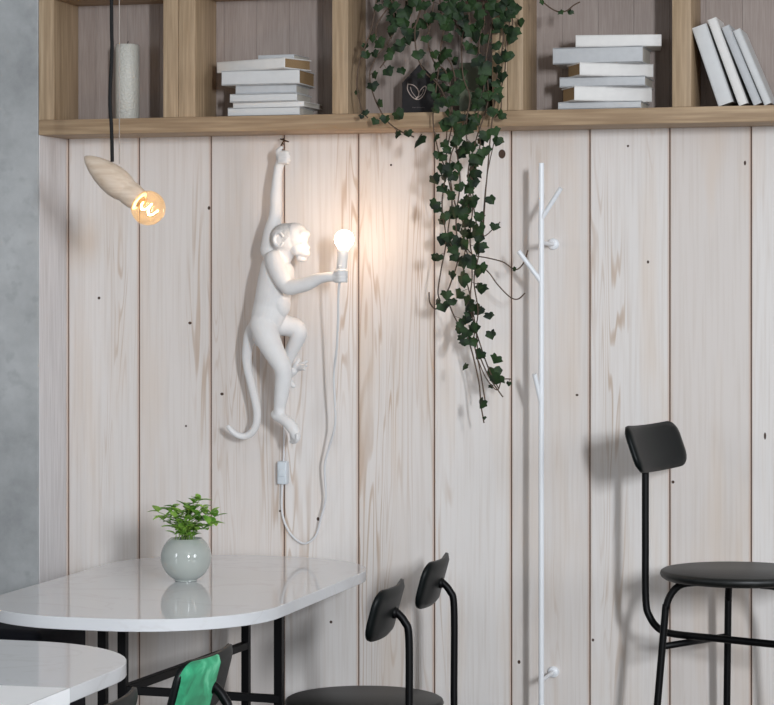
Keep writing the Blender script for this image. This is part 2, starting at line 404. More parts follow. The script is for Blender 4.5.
# ------------------------------------------------------------ books
def book(px0, px1, pyb, pyt, Yf, depth, alpha, mats, label, group, right_px=None):
    """horizontal book; front (spine) face spans px0..px1 at its near corner; alpha rotates about z"""
    ca, sa = math.cos(alpha), math.sin(alpha)
    A = at(px0, pyb, Yf) if alpha >= 0 else None
    zb = at((px0 + px1) / 2, pyb, Yf).z; zt = at((px0 + px1) / 2, pyt, Yf).z; th = zt - zb
    # find length so that the other front corner lands on the other pixel column
    if alpha >= 0: p = Vector((atX(px0, Yf), Yf)); d = Vector((ca, sa)); tgt = px1
    else: p = Vector((atX(px1, Yf), Yf)); d = Vector((-ca, -sa)); tgt = px0
    lo, hi = .01, .6
    for _ in range(40):
        L_ = (lo + hi) / 2; q = p + d * L_; s_ = (q.x * cT + q.y * sT) / (-q.x * sT + q.y * cT) * FPX + HX
        if (s_ < tgt) == (alpha >= 0): lo = L_
        else: hi = L_
    p0 = p if alpha >= 0 else p + d * L_
    M = Matrix.Translation((p0.x, p0.y, zb)) @ Matrix.Rotation(alpha, 4, 'Z')
    r = thing('book', label, 'book', (p0.x, p0.y, zb), alpha, group)
    ct = min(.0028, th * .16)
    bm = bmesh.new()
    box(bm, 0, L_, 0, depth, 0, ct, .0006, 1); box(bm, 0, L_, 0, depth, th - ct, th, .0006, 1)
    box(bm, 0, L_, 0, ct * 1.2, 0, th, .0012, 2)
    autosmooth(obj('cover', bm, mats[0], r, local=True), 30)
    bm = bmesh.new(); box(bm, .003, L_ - .003, ct, depth - .004, ct, th - ct)
    obj('page_block', bm, mats[1], r, local=True)
    return r, th
def stack(rows, zs, G):
    z = ZT + .0004
    for (px0, px1, yb, yt, Yf, d, al, m, lab) in rows:
        r, th = book(px0, px1, yb, yt, Yf, d, math.radians(al), m, lab, G)
        r.location.z = z; z += th + .0002
stack([
    (227.7, 299.5, 116.0, 107.2, 5.650, .125, 0, (M_COVER, M_PAGEW), 'white hardback at the very bottom of the left book stack'),
    (232.9, 304, 107.2, 102.0, 5.655, .125, -4, (M_COVER3, M_PAGEW), 'thin white book second from bottom of the left stack'),
    (229.8, 297, 102.0, 93.6, 5.652, .125, 0, (M_COVER, M_PAGEW), 'pale grey book third from bottom of the left stack'),
    (235.5, 296.4, 93.6, 85.0, 5.660, .12, 1, (M_COVER2, M_PAGEW), 'short grey book in the middle of the left stack'),
    (221.5, 299.5, 85.0, 70.2, 5.650, .13, 0, (M_COVER, M_PAGES), 'thickest pale book of the left stack, third from its top'),
    (216.8, 284.5, 70.2, 59.2, 5.625, .105, -22, (M_COVER3, M_PAGES), 'turned white book showing its tan page end, left stack'),
    (258, 294, 59.2, 54.5, 5.675, .10, -5, (M_COVER2, M_PAGEW), 'small thin grey booklet lying on top of the left stack'),
], None, 'books lying in the left stack on the shelf')
stack([
    (558, 641, 108.4, 100.8, 5.645, .13, 0, (M_COVER2, M_PAGEW), 'grey book at the very bottom of the right book stack'),
    (574.4, 652, 100.8, 86.2, 5.605, .092, 31, (M_COVER3, M_PAGES), 'turned bright white thick book second from bottom, right stack'),
    (559.5, 645, 86.2, 76.0, 5.645, .13, 0, (M_COVER2, M_PAGEW), 'grey book between the two turned white books, right stack'),
    (579.8, 653.5, 76.0, 62.8, 5.605, .092, 31, (M_COVER3, M_PAGES), 'turned white book with tan page end, upper one of right stack'),
    (552.7, 642.7, 62.8, 46.3, 5.645, .13, 0, (M_COVER2, M_PAGEW), 'thickest blue-grey book, second from top of the right stack'),
    (575.6, 661.5, 46.3, 34.6, 5.635, .115, 10, (M_COVER3, M_PAGEW), 'white book lying on the very top of the right stack'),
], None, 'books lying in the right stack on the shelf')
# leaning books: bottom-left corner px, bottom-right px, top-left px, height
lean = [((718.5, 735), 691.3, 27, .036, M_COVER, 'leftmost and thickest white book leaning in the right cubby'),
        ((739, 747), 707, 19.5, .022, M_COVER3, 'tallest leaning white book, second from the left in right cubby'),
        ((753.7, 761), 721, 27, .020, M_COVER2, 'grey leaning book, third from the left in right cubby'),
        ((764.5, 771), 732.5, 30.5, .018, M_COVER, 'last leaning white book on the right with its cover showing')]
Yl = 5.650
for (pb, pxt, pyt, thk, m, lab) in lean:
    B = at(pb[0], 106, Yl); T = at(pxt, pyt, Yl); zb = ZT
    ang = math.atan2(B.x - T.x, T.z - zb)          # lean to the left
    L_ = math.hypot(B.x - T.x, T.z - zb) - thk * math.sin(ang) * .3
    r = thing('book', lab, 'book', (B.x, Yl, zb + .0006), 0, 'books leaning in the right cubby')
    M = Matrix.Rotation(-ang, 4, 'Y')   # tips towards -X
    d = .128; ct = .0026
    bm = bmesh.new()
    # pivot on lower-right corner resting on the board: raise so nothing dips below
    Mo = Matrix.Translation((0, 0, 0)) @ M
    box(bm, 0, ct, 0, d, 0, L_, .0006, 1, M=Mo); box(bm, thk - ct, thk, 0, d, 0, L_, .0006, 1, M=Mo); box(bm, 0, thk, 0, ct * 1.2, 0, L_, .0014, 2, M=Mo)
    zmin = min(v.co.z for v in bm.verts); bmesh.ops.translate(bm, verts=bm.verts, vec=(0, 0, -zmin))
    autosmooth(obj('cover', bm, m, r, local=True), 30)
    bm = bmesh.new(); box(bm, ct, thk - ct, ct, d - .004, .003, L_ - .003, M=Matrix.Translation((0, 0, -zmin)) @ Mo)
    obj('page_block', bm, M_PAGEW, r, local=True)

# ------------------------------------------------------------ candle
c0 = at(127.5, 113, 5.715); c0.z = ZT
root = thing('pillar_candle', 'embossed white pillar candle standing in the leftmost cubby', 'candle', c0)
m, nt, p = newmat('embossed_wax'); p.inputs['Base Color'].default_value = s2l((196, 194, 186)); p.inputs['Roughness'].default_value = .5
p.inputs['Subsurface Weight'].default_value = .1; p.inputs['Subsurface Radius'].default_value = (.01, .008, .006)
tc = N(nt, 'ShaderNodeTexCoord'); v = N(nt, 'ShaderNodeTexVoronoi', feature='DISTANCE_TO_EDGE'); v.inputs['Scale'].default_value = 110
bp = N(nt, 'ShaderNodeBump'); bp.inputs['Strength'].default_value = .8; bp.inputs['Distance'].default_value = .003
nt.links.new(tc.outputs['Object'], v.inputs['Vector']); nt.links.new(v.outputs['Distance'], bp.inputs['Height']); nt.links.new(bp.outputs[0], p.inputs['Normal'])
bm = bmesh.new(); R_ = .0305; lathe(bm, [(0, .0005), (R_ - .002, .0005), (R_, .003), (R_, .190), (R_ - .003, .194), (.012, .193), (0, .191)], 48)
autosmooth(obj('wax_body', bm, m, root, local=True), 50)
bm = bmesh.new(); tube(bm, [(0, 0, .190, .0012), (.0005, 0, .197, .0012), (.002, 0, .203, .001)], 8); obj('wick', bm, M_BLACK, root, local=True)

# ------------------------------------------------------------ house card
Yc = 5.70
def P2(px, py): v_ = at(px, py, Yc); return (v_.x, v_.z)
hx0, hx1 = P2(402, 112)[0], P2(437, 112)[0]; hz1 = P2(402, 83)[1]; hzp = P2(419, 64)[1]
root = thing('house_sign', 'black house-shaped sign with a pale bird outline behind the ivy', 'sign', ((hx0 + hx1) / 2, Yc, ZT))
bm = bmesh.new()
MM = Matrix.Translation((0, Yc + .018, 0)) @ Matrix.Rotation(PI / 2, 4, 'X')
prism(bm, [(hx0, ZT + .0005), (hx1, ZT + .0005), (hx1, hz1), ((hx0 + hx1) / 2, hzp), (hx0, hz1)], 'z', .018, .0008, 1, M=MM)
obj('house_block', bm, plain('matt_black_card', (26, 22, 24), .7, var=.1), root)
bm = bmesh.new()
def outline(pts, r=.0011, closed=True):
    P = [(at(a, b, Yc).x, Yc - .0006, at(a, b, Yc).z, r) for a, b in pts]
    if closed: P.append(P[0])
    tube(bm, P, 6, 5)
outline([(408, 84), (407.5, 89), (410.5, 95), (415.5, 99), (418.5, 96), (418, 90), (414, 85.5)])
outline([(418.5, 96), (420, 91), (423.5, 87), (426, 86.5), (425.5, 91), (423, 96), (419, 99.3), (415.5, 99)])
outline([(410.5, 87), (412, 92), (416, 97)], .0007, False)
outline([(424, 89), (422, 94), (418.5, 97.5)], .0007, False)
obj('bird_outline', bm, plain('pale_print', (190, 172, 164), .7), root)
bm = bmesh.new()
for k, x in enumerate([413, 414.6, 416, 417.8, 419.2, 421, 422.6, 424]):
    v_ = at(x, 107.5, Yc); box(bm, v_.x - .0011, v_.x + .0011, Yc - .0006, Yc + .0004, v_.z - .0009 - .0004 * (k % 2), v_.z + .0009 + .0005 * (k % 3 == 0))
obj('small_lettering', bm, plain('grey_print', (92, 84, 84), .7), root)
# olive standing box behind ivy
Yg = 5.70
a, b = at(459, 112, Yg), at(489, 62, Yg)
bm = bmesh.new(); box(bm, a.x, b.x, Yg, Yg + .07, ZT + .0005, b.z, .002, 2)
o = autosmooth(obj('storage_box', bm, plain('olive_card', (92, 98, 80), .6, var=.12, vs_=25), origin=((a.x + b.x) / 2, Yg, ZT)))
tag(o, 'olive green upright box half hidden behind the hanging ivy', 'box')

# ------------------------------------------------------------ tables
def stadium(x0, x1, y0, y1, r): return rrect(x1 - x0, y1 - y0, r, 14, (x0 + x1) / 2, (y0 + y1) / 2)
TZ = .74
def table(x0, x1, y0, y1, label, legs, bars):
    r = thing('cafe_table', label, 'table', ((x0 + x1) / 2, (y0 + y1) / 2, 0), 0, None)
    bm = bmesh.new(); prism(bm, stadium(x0, x1, y0, y1, .285), 'z', .026, .0015, 2, M=Matrix.Translation((0, 0, TZ - .026)))
    autosmooth(obj('tabletop', bm, M_TOP, r), 20)
    for (x, y) in legs:
        bm = bmesh.new(); box(bm, x - .0095, x + .0095, y - .0095, y + .0095, .0005, TZ - .0262, .001, 1); obj('leg', bm, M_BLACK, r)
    for (a_, b_, z_) in bars:
        bm = bmesh.new(); za, zc_ = z_ if isinstance(z_, tuple) else (z_, z_); A = Vector((a_[0], a_[1], za)); B = Vector((b_[0], b_[1], zc_)); D = B - A
        M = Matrix.Translation(A) @ Matrix.Rotation(math.atan2(D.y, D.x), 4, 'Z') @ Matrix.Rotation(-math.atan2(D.z, math.hypot(D.x, D.y)), 4, 'Y')
        box(bm, 0, D.length, -.009, .009, -.009, .009, .001, 1, M=M); obj('crossbar', bm, M_BLACK, r)
    return r
Yfar, Ynr = 5.55, 4.86
l1 = (atX(246, Yfar), Yfar); l2 = (atX(279, 5.137), 5.137); l3 = (atX(123, Ynr), Ynr); l4 = (atX(103, Ynr + .02), Ynr + .02)
zb = at(246, 645, Yfar).z
table(-2.262, -1.606, 4.595, 5.79, 'larger white-topped cafe table against the wall carrying the potted plant', [l1, l2, l3, l4],
      [(l3, l1, zb), (l3, l2, (zb, at(279, 699, 5.137).z))])
table(-2.276, -1.620, 3.07, 4.27, 'second white-topped cafe table in the lower left corner, nearest the viewer',
      [(-2.05, 3.5), (-2.05, 3.85), (-1.83, 3.5), (-1.83, 3.85)], [((-2.05, 3.5), (-2.05, 3.85), .2), ((-1.83, 3.5), (-1.83, 3.85), .2)])
# white sheet standing in for a patch of light, near end of front table
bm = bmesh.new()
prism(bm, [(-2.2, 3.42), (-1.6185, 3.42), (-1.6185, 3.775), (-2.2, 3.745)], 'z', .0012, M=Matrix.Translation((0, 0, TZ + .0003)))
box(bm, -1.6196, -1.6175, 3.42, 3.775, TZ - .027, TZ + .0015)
o = obj('light_patch', bm, plain('light_patch_white', (252, 252, 254), .8, var=.01), origin=(-1.9, 3.6, TZ))
tag(o, 'bright patch of light made as a white sheet on the near end of the front table', 'light patch')

# ------------------------------------------------------------ chairs
def seat_mesh(r, th):
    bm = bmesh.new(); lathe(bm, [(0, 0), (r - .010, 0), (r - .003, th * .25), (r, th * .55), (r - .002, th * .85), (r - .007, th), (0, th + .0002)], 64); return bm
def pad_mesh(L, Hh, th, R, tilt, center):
    """curved rounded pad; local: face normal +x, long axis y, up z; bends around front"""
    b = bmesh.new(); pts = rrect(L, Hh, .034, 8); nx, nz = 28, 10
    # grid clipped to rounded rectangle through superellipse mapping
    rows = []
    def mapuv(u, v):
        # square -> rounded rectangle
        x, y = u * L / 2, v * Hh / 2; rr = .036; ix, iy = L / 2 - rr, Hh / 2 - rr
        m = max(abs(u), abs(v))
        if m < 1e-9: return 0, 0
        ex, ey = u / m * L / 2, v / m * Hh / 2     # point on boundary of the rectangle
        qx, qy = max(abs(ex) - ix, 0), max(abs(ey) - iy, 0)
        if qx > 0 and qy > 0:
            d_ = math.hypot(qx, qy); ex = math.copysign(ix + qx / d_ * rr, ex); ey = math.copysign(iy + qy / d_ * rr, ey)
        return ex * m, ey * m
    def place(y, z, off, edge):
        a = y / R; yy = (R - off) * math.sin(a); xx = R - (R - off) * math.cos(a)
        p_ = Vector((xx, yy, z)); return p_
    front, back = [], []
    for j in range(nz + 1):
        fr, bk = [], []
        for i in range(nx + 1):
            u, v = -1 + 2 * i / nx, -1 + 2 * j / nz
            y, z = mapuv(u, v); e = max(abs(u), abs(v)); t_ = th / 2 * math.sqrt(max(0, 1 - max(0, (e - .86) / .14) ** 2 * .85))
            fr.append(b.verts.new(place(y, z, t_, e))); bk.append(b.verts.new(place(y, z, -t_, e)))
        front.append(fr); back.append(bk)
    for j in range(nz):
        for i in range(nx):
            b.faces.new((front[j][i], front[j][i + 1], front[j + 1][i + 1], front[j + 1][i]))
            b.faces.new((back[j][i], back[j + 1][i], back[j + 1][i + 1], back[j][i + 1]))
    ring = [(0, i) for i in range(nx)] + [(j, nx) for j in range(nz)] + [(nz, i) for i in range(nx, 0, -1)] + [(j, 0) for j in range(nz, 0, -1)]
    for k in range(len(ring)):
        a_, c_ = ring[k], ring[(k + 1) % len(ring)]
        b.faces.new((front[a_[0]][a_[1]], back[a_[0]][a_[1]], back[c_[0]][c_[1]], front[c_[0]][c_[1]]))
    b.transform(Matrix.Translation(center) @ Matrix.Rotation(-tilt, 4, 'Y'))
    return b
def make_chair(name, label, cat, loc, rz, seat_z, seat_r, pad_z, post_x, barz, group=None, legs=(240, 120, 0), pad_tilt=18, lean_in=.0, PL=.27, PH=.112):
    """faces local +x. three legs, one tube post at the back carrying the curved pad"""
    t = thing(name, label, cat, loc, rz, group)
    bm = seat_mesh(seat_r, .021); bmesh.ops.translate(bm, verts=bm.verts, vec=(0, 0, seat_z - .021)); autosmooth(obj('seat', bm, M_SEAT, t, local=True), 50)
    q = .0085
    for a in legs:
        a = math.radians(a); ca, sa = math.cos(a), math.sin(a); ri = .06; ro = seat_r - .022; rf = seat_r + .045; zt = seat_z - .021 - q
        # tube leaves the seat centre, bends down near the rim and splays
        pts = [(ri * ca, ri * sa, zt, q), ((ro - .06) * ca, (ro - .06) * sa, zt, q), ((ro - .025) * ca, (ro - .025) * sa, zt - .006, q), ((ro - .003) * ca, (ro - .003) * sa, zt - .028, q),
               ((ro + .008) * ca, (ro + .008) * sa, zt - .06, q), ((ro + .014) * ca, (ro + .014) * sa, zt - .12, q), (rf * ca, rf * sa, .0025, q)]
        bm = bmesh.new(); tube(bm, pts, 12, 6); obj('leg', bm, M_BLACK, t, True, local=True)
    # post
    zt = pad_z; px = post_x
    def legr(z): return seat_r - .022 + .014 + (.045 + .008) * (seat_z - .15 - z) / (seat_z - .15)
    a3 = math.radians(legs[2]); r3 = legr(barz)
    ex, ey = r3 * math.cos(a3), r3 * math.sin(a3)
    sgn = -1
    tx = math.sin(math.radians(pad_tilt))
    pts = [(-px + lean_in + .002, 0, zt, q), (-px + lean_in * .35, 0, zt - .022, q), (-px, 0, zt - .06, q), (-px, 0, (zt + barz) / 2, q), (-px + .001, 0, barz + .075, q), (-px + .012, -.0, barz + .035, q),
           (-px + .035, -.0, barz + .010, q), (-px + .07, 0, barz + .001, q), (-.05, ey * .3, barz, q), (ex, ey, barz, q)]
    bm = bmesh.new(); tube(bm, pts, 12, 6); obj('back_post', bm, M_BLACK, t, True, local=True)
    a1, a2 = math.radians(legs[0]), math.radians(legs[1]); rb = legr(barz - .018)
    bm = bmesh.new(); tube(bm, [(rb * math.cos(a1), rb * math.sin(a1), barz - .018, q * .9), (rb * math.cos(a2), rb * math.sin(a2), barz - .018, q * .9)], 12, 1); obj('stretcher', bm, M_BLACK, t, True, local=True)
    bm = pad_mesh(PL, PH, .018, .55, math.radians(pad_tilt), Vector((-px + lean_in + .012, 0, zt)))
    pad = obj('backrest', bm, M_PAD, t, True, local=True)
    bm = bmesh.new(); ell(bm, Vector((-px + lean_in + .004, 0, zt - .003)), (.010, .014, .014), sub=2); obj('bracket', bm, M_BLACK, pad, True, local=True)
    return t, pad
sc_ = at(739, 570, 5.50)
make_chair('bar_stool', 'tall black bar stool with round seat standing by itself at the right', 'stool', (sc_.x, 5.50, 0), math.radians(-14), sc_.z, .180, at(658, 450, 5.49).z, .232, at(666, 639, 5.46).z, pad_tilt=20, lean_in=.0, legs=(206, 120, -14), PL=.295)
GR = 'black dining chairs along the right side of the tables'
def chair_at(px_pad, py_pad, py_scale, label, rot=180, first=None):
    S = py_scale; t_ = FPX / S; u = (px_pad - HX) / FPX
    x = t_ * (u * cT - sT); y = t_ * (u * sT + cT)
    return x, y
def dchair(px, S, label, rot, pz=.729, **k):
    x, y = chair_at(px, 0, S, '')
    a = math.radians(rot); off = .215
    return make_chair('dining_chair', label, 'chair', (x + math.cos(a) * off, y + math.sin(a) * off, 0), a, .452, .188, pz, .215, .25, None, pad_tilt=15, lean_in=.028, **k)
dchair(454, 427, 'black chair farthest from the viewer, beside the wall end of the larger table', 184, .732)
dchair(409, 470, 'black chair with bare back at the larger table, next to the green-backed chair', 184, .732)
t, pad = dchair(229, 575, 'chair with green velvet over half its back, beside the front table', 180, .729)
# velvet cover on near half of the back
m, nt, p = newmat('green_velvet'); L = nt.links
tc = N(nt, 'ShaderNodeTexCoord'); nz = N(nt, 'ShaderNodeTexNoise'); nz.inputs['Scale'].default_value = 22; nz.inputs['Detail'].default_value = 4; nz.inputs['Distortion'].default_value = .8
L.new(tc.outputs['Object'], nz.inputs['Vector']); r = ramp(nt, [(.35, (30, 112, 78)), (.55, (48, 160, 114)), (.72, (116, 204, 162))]); L.new(nz.outputs['Fac'], r.inputs[0]); L.new(r.outputs[0], p.inputs['Base Color'])
p.inputs['Roughness'].default_value = .8; p.inputs['Sheen Weight'].default_value = .6; p.inputs['Sheen Tint'].default_value = s2l((140, 230, 180))
bm = pad_mesh(.268, .110, .021, .55, math.radians(15), Vector((-.215 + .028 + .0085, 0, .729)))
bmesh.ops.bisect_plane(bm, geom=bm.verts[:] + bm.edges[:] + bm.faces[:], plane_co=(0, .000, 0), plane_no=(0, 1, 0), clear_inner=True)
bmesh.ops.bisect_plane(bm, geom=bm.verts[:] + bm.edges[:] + bm.faces[:], plane_co=(0, .131, 0), plane_no=(0, 1, 0), clear_outer=True)
o = obj('velvet_cover', bm, m, pad, True, local=True); o['label'] = 'green velvet cover'
dchair(136, 640, 'chair lowest in the picture, its rounded back just above the edge by the front table', 184, .722)

# dark bench and pouf under/behind the tables
bx1 = atX(88, 5.60)
root = thing('bench', 'dark navy upholstered bench in the left corner behind the tables', 'bench', (-2.95, 5.4, 0))
bm = bmesh.new(); box(bm, -3.5, bx1, 5.30, 5.60, .12, .43, .02, 3); autosmooth(obj('base', bm, M_PLEATH, root), 40)
bm = bmesh.new(); box(bm, -3.5, bx1, 5.30, 5.60, .435, .60, .02, 3); autosmooth(obj('back_cushion', bm, M_PLEATH, root), 40)
for x in (-3.4, bx1 - .08):
    for y in (5.36, 5.54):
        bm = bmesh.new(); lathe(bm, [(0, .0005), (.014, .0005), (.02, .12), (0, .12)], 16, Matrix.Translation((x, y, 0))); obj('leg', bm, M_BLACK, root, True)
pc = at(118, 690, 5.06)
root = thing('pouf', 'round dark navy pouf under the left side of the larger table', 'stool', (pc.x - .10, 5.06, 0))
bm = bmesh.new(); lathe(bm, [(0, .03), (.19, .03), (.205, .06), (.21, .3), (.2, .40), (.17, .44), (.1, .455), (0, .46)], 48); autosmooth(obj('cushion', bm, M_PLEATH, root, local=True), 60)
bm = bmesh.new(); lathe(bm, [(0, .0005), (.16, .0005), (.16, .03), (0, .03)], 32); autosmooth(obj('base', bm, M_BLACK, root, local=True), 60)

# ------------------------------------------------------------ potted plant on table
Yp = None
tt = FPX * (EYE - TZ) / (581 - HY); u = (186 - HX) / FPX
pp = Vector((tt * (u * cT - sT), tt * (u * sT + cT), TZ)); Sp = FPX / tt
root = thing('potted_plant', 'small leafy green plant in a round glossy pot on the larger table', 'plant', (pp.x, pp.y, TZ + .0003))
R_ = 25.5 / Sp; prof = [(0, 0), (.024, 0), (.026, .0008)]
zc = R_ * .93
for k in range(-64, 52, 4):
    a = math.radians(k); prof.append((R_ * math.cos(a), zc + R_ * .97 * math.sin(a)))
ro, zo = prof[-1]
prof += [(ro - .002, zo + .0015), (ro - .004, zo), (ro - .006, zo - .01), (ro - .004, zo - .02), (0, zo - .02)]
bm = bmesh.new(); lathe(bm, prof, 64); autosmooth(obj('pot', bm, plain('grey_green_glaze', (172, 177, 172), .08, 0, .6, .03, 12, coat=.6), root, local=True), 60)
bm = bmesh.new(); lathe(bm, [(ro - .005, zo - .008), (ro * .6, zo - .003), (0, zo - .001)], 32); obj('soil', bm, plain('dark_soil', (38, 30, 24), .95, bump=1, vs_=150), root, True, local=True)
M_LEAFP = leaf_mat('bright_leaf', (84, 140, 44), (166, 204, 96), rough=.35)
M_STEMP = plain('green_stem', (112, 146, 62), .5)
def simple_leaf(bm, base, d, up, L_, W_, curl=.25, mi=0):
    d = d.normalized(); side = d.cross(up); side = side.normalized() if side.length > 1e-4 else d.orthogonal().normalized(); nrm = side.cross(d).normalized()
    n_ = 6; prev = None
    for i in range(n_ + 1):
        t_ = i / n_; w_ = W_ * math.sin(PI * min(1, t_ * .93 + .06)) ** .8; c_ = base + d * L_ * t_ - nrm * curl * L_ * t_ * t_
        row = [bm.verts.new(c_ - side * w_ + nrm * w_ * .35), bm.verts.new(c_), bm.verts.new(c_ + side * w_ + nrm * w_ * .35)]
        if prev:
            for k in range(2): bm.faces.new((prev[k], prev[k + 1], row[k + 1], row[k]))
        prev = row
rnd = random.Random(5); bml = bmesh.new(); bms = bmesh.new()
# stem tips in photo pixels relative to the pot: (px, py, depth offset)
tips = [(158, 512, 0), (166, 517, -.02), (163, 520, .01), (174, 508, .02), (176, 519, -.03), (182, 514, 0), (185, 522, -.035), (190, 513, .02), (194, 503, 0), (199, 501, .01), (203, 508, -.01), (197, 515, -.03),
        (206, 515, .01), (211, 514, 0), (215, 517, .01), (209, 524, -.02), (204, 529, -.03), (214, 524, 0), (172, 527, -.02), (181, 529, -.035), (192, 527, -.035), (199, 522, 0), (187, 507, .02), (170, 512, .02)]
for (tx, ty, dy) in tips:
    T = at(tx, ty, pp.y + dy) - Vector((pp.x, pp.y, TZ)); B = Vector((rnd.uniform(-.02, .02), rnd.uniform(-.02, .02), zo - .012))
    Mid = (B + T) / 2 + Vector((-(T.x) * .25, 0, .012))
    tube(bms, [(*B, .0011), (*Mid, .001), (*T, .0008)], 6, 4)
    out = (T - B).normalized()
    for s_ in (1.0, .72, .48):
        q_ = B.lerp(T, s_) if s_ == 1 else (B.lerp(Mid, s_ * 1.3) if s_ < .6 else Mid.lerp(T, .45))
        k_ = 3 if s_ == 1 else 2
        a0 = rnd.uniform(0, 2 * PI)
        for k in range(k_):
            a = a0 + 2 * PI * k / k_; d = Vector((math.cos(a), math.sin(a), rnd.uniform(-.1, .55))) + out * .5
            simple_leaf(bml, q_, d, Vector((0, 0, 1)), rnd.uniform(.022, .034), rnd.uniform(.0068, .0098), rnd.uniform(.1, .5))
obj('foliage', bml, M_LEAFP, root, True, local=True); obj('stems', bms, M_STEMP, root, True, local=True)

# ------------------------------------------------------------ pendant lamp
Yb = 5.10; Sb = scale_at(115, Yb)
A = at(84.5, 156.5, Yb); B = at(140, 201.5, Yb); ax = (B - A); Lb = ax.length; axn = ax.normalized()
root = thing('pendant_lamp', 'pale wooden spindle pendant lamp with a lit clear globe bulb at its end', 'lamp', A)
M = Matrix.Translation(A) @ axn.to_track_quat('Z', 'Y').to_matrix().to_4x4()
prof = [(0, 0), (1.6, .6), (5.2, 5), (9.2, 13), (12.6, 23), (14.6, 34), (15.0, 42), (14.2, 49), (12.9, 53), (12.2, 55), (12.6, 58), (12.4, 63), (11.6, 68), (10.6, 71), (8, 72), (0, 72)]
bm = bmesh.new(); lathe(bm, [(r_ / Sb, z_ / Sb * Lb / (71.5 / Sb)) for r_, z_ in prof], 40, M)
M_ASH = wood('pale_turned_wood', (212, 188, 164), (226, 206, 186), (236, 220, 204), 'x', .8, .4, .05, .6)
o = autosmooth(obj('wooden_body', bm, M_ASH, root), 50)
bc = at(148.2, 208, Yb); rb = 17.3 / Sb
sock = A + axn * Lb
bm = bmesh.new(); tube(bm, [(*(sock - axn * .004), .0135), (*(sock + axn * .010), .0135)], 24, 1); obj('socket', bm, plain('brass', (150, 112, 66), .3, .9), root, True)
bm = bmesh.new(); pr = [(.012, -rb * 1.02)]
for k in range(-66, 91, 8):
    a = math.radians(k); pr.append((max(rb * math.cos(a), 1e-7), rb * math.sin(a)))
lathe(bm, pr, 40, Matrix.Translation(bc) @ axn.to_track_quat('Z', 'Y').to_matrix().to_4x4())
bulb = obj('glass_bulb', bm, glass('amber_glass', (250, 232, 208)), root, True)
bm = bmesh.new(); side = axn.orthogonal().normalized(); s2 = axn.cross(side)
pts = []
for k in range(25):
    a = 2 * PI * k / 12; rr = .010 + .002 * (k % 2); c_ = bc - axn * (rb * .55) + axn * (k / 24 * rb * 1.05)
    v_ = c_ + (side * math.cos(a) + s2 * math.sin(a)) * rr; pts.append((*v_, .0013))
tube(bm, pts, 6, 3)
obj('filament', bm, plain('glowing_filament', (255, 214, 150), .5, emit=(255, 206, 140), estr=90), bulb, True)
bm = bmesh.new(); tube(bm, [(*(bc - axn * rb * 1.0), .009), (*(bc - axn * rb * .75), .007), (*(bc - axn * rb * .55), .002)], 16, 3); obj('bulb_stem', bm, plain('frosted_stem', (255, 232, 200), .4, emit=(255, 214, 160), estr=3), bulb, True)
c1 = at(112.3, 160, Yb)
bm = bmesh.new(); top = 3.3
tube(bm, [(c1.x, Yb, c1.z - .004, .0042), (at(111.5, 130, Yb).x, Yb, at(0, 130, Yb).z, .0042), (at(110, 100, Yb).x, Yb, at(0, 100, Yb).z, .0042), (at(112, 50, Yb).x, Yb, at(0, 50, Yb).z, .0042), (at(111.5, 0, Yb).x, Yb, at(0, 0, Yb).z, .0042), (at(111.5, 0, Yb).x, Yb, 2.9, .0042), (at(111.5, 0, Yb).x, Yb, top - .001, .0042)], 12, 6)
obj('black_cord', bm, plain('black_textile', (14, 14, 16), .8), root, True)
bm = bmesh.new(); c2 = at(119.3, 163, Yb); tube(bm, [(c2.x, Yb, c2.z - .002, .0012), (c2.x, Yb, top - .001, .0012)], 8, 1); obj('clear_wire', bm, plain('clear_nylon', (180, 172, 166), .2), root, True)
bm = bmesh.new(); lathe(bm, [(0, -.03), (.045, -.028), (.05, -.0005), (0, -.0005)], 32, Matrix.Translation((at(111.5, 0, Yb).x, Yb, top))); obj('ceiling_cap', bm, M_BLACK, root, True)
d = bpy.data.lights.new('pendant_bulb_light', 'POINT'); d.energy = 0.9; d.color = (1, .74, .46); d.shadow_soft_size = .012
o = bpy.data.objects.new('pendant_bulb_light', d); C.objects.link(o); o.parent = bulb; o.location = bc - A

# ------------------------------------------------------------ monkey lamp
Ym = 5.69
SM = scale_at(285, Ym)
def W(px, py, Y): return at(px, py, Y)
base = W(283, 300, Ym); base.y = WALL_Y
mroot = thing('monkey_lamp', 'white resin monkey lamp hanging by one arm on the plank wall, lit bulb in hand', 'lamp', (base.x, WALL_Y, base.z))
bm = bmesh.new()
def chain(pts, seg=20, sm=6): ptube(bm, pts, seg, sm, round_cap=True)
def blob(px, py, Y, rx, ry, rz, rot=(0, 0, 0)):
    s_ = scale_at(px, Y); ell(bm, W(px, py, Y), (rx / s_, ry / s_, rz / s_), Euler([math.radians(q) for q in rot]), 3)
# raised arm (far arm)
chain([(282, 159, 5.72, 5.0), (278.5, 168, 5.72, 4.6), (277, 180, 5.72, 5.0), (276, 195, 5.72, 6.0), (275.8, 207, 5.72, 6.2), (275, 217, 5.715, 6.6), (272.5, 232, 5.71, 9), (271, 250, 5.70, 11)])
# fist round the hook
blob(283.5, 157.5, 5.715, 6.8, 7, 7.2)
for k, (dx, dy) in enumerate([(6.0, -3.5), (7.2, 0), (7.0, 3.4), (5.2, 6.6)]):
    chain([(279 + k * .2, 153 + k * 3.0, 5.705, 2.0), (283 + dx * .55, 152.5 + k * 3.0, 5.700, 2.1), (282.5 + dx, 153.5 + k * 3.0, 5.712, 2.0), (282 + dx * .8, 154.5 + k * 3.0, 5.728, 1.8)], 12, 4)
chain([(278.5, 158, 5.715, 2.4), (278, 151, 5.705, 2.2), (281.5, 147.5, 5.70, 1.9)], 12, 4)
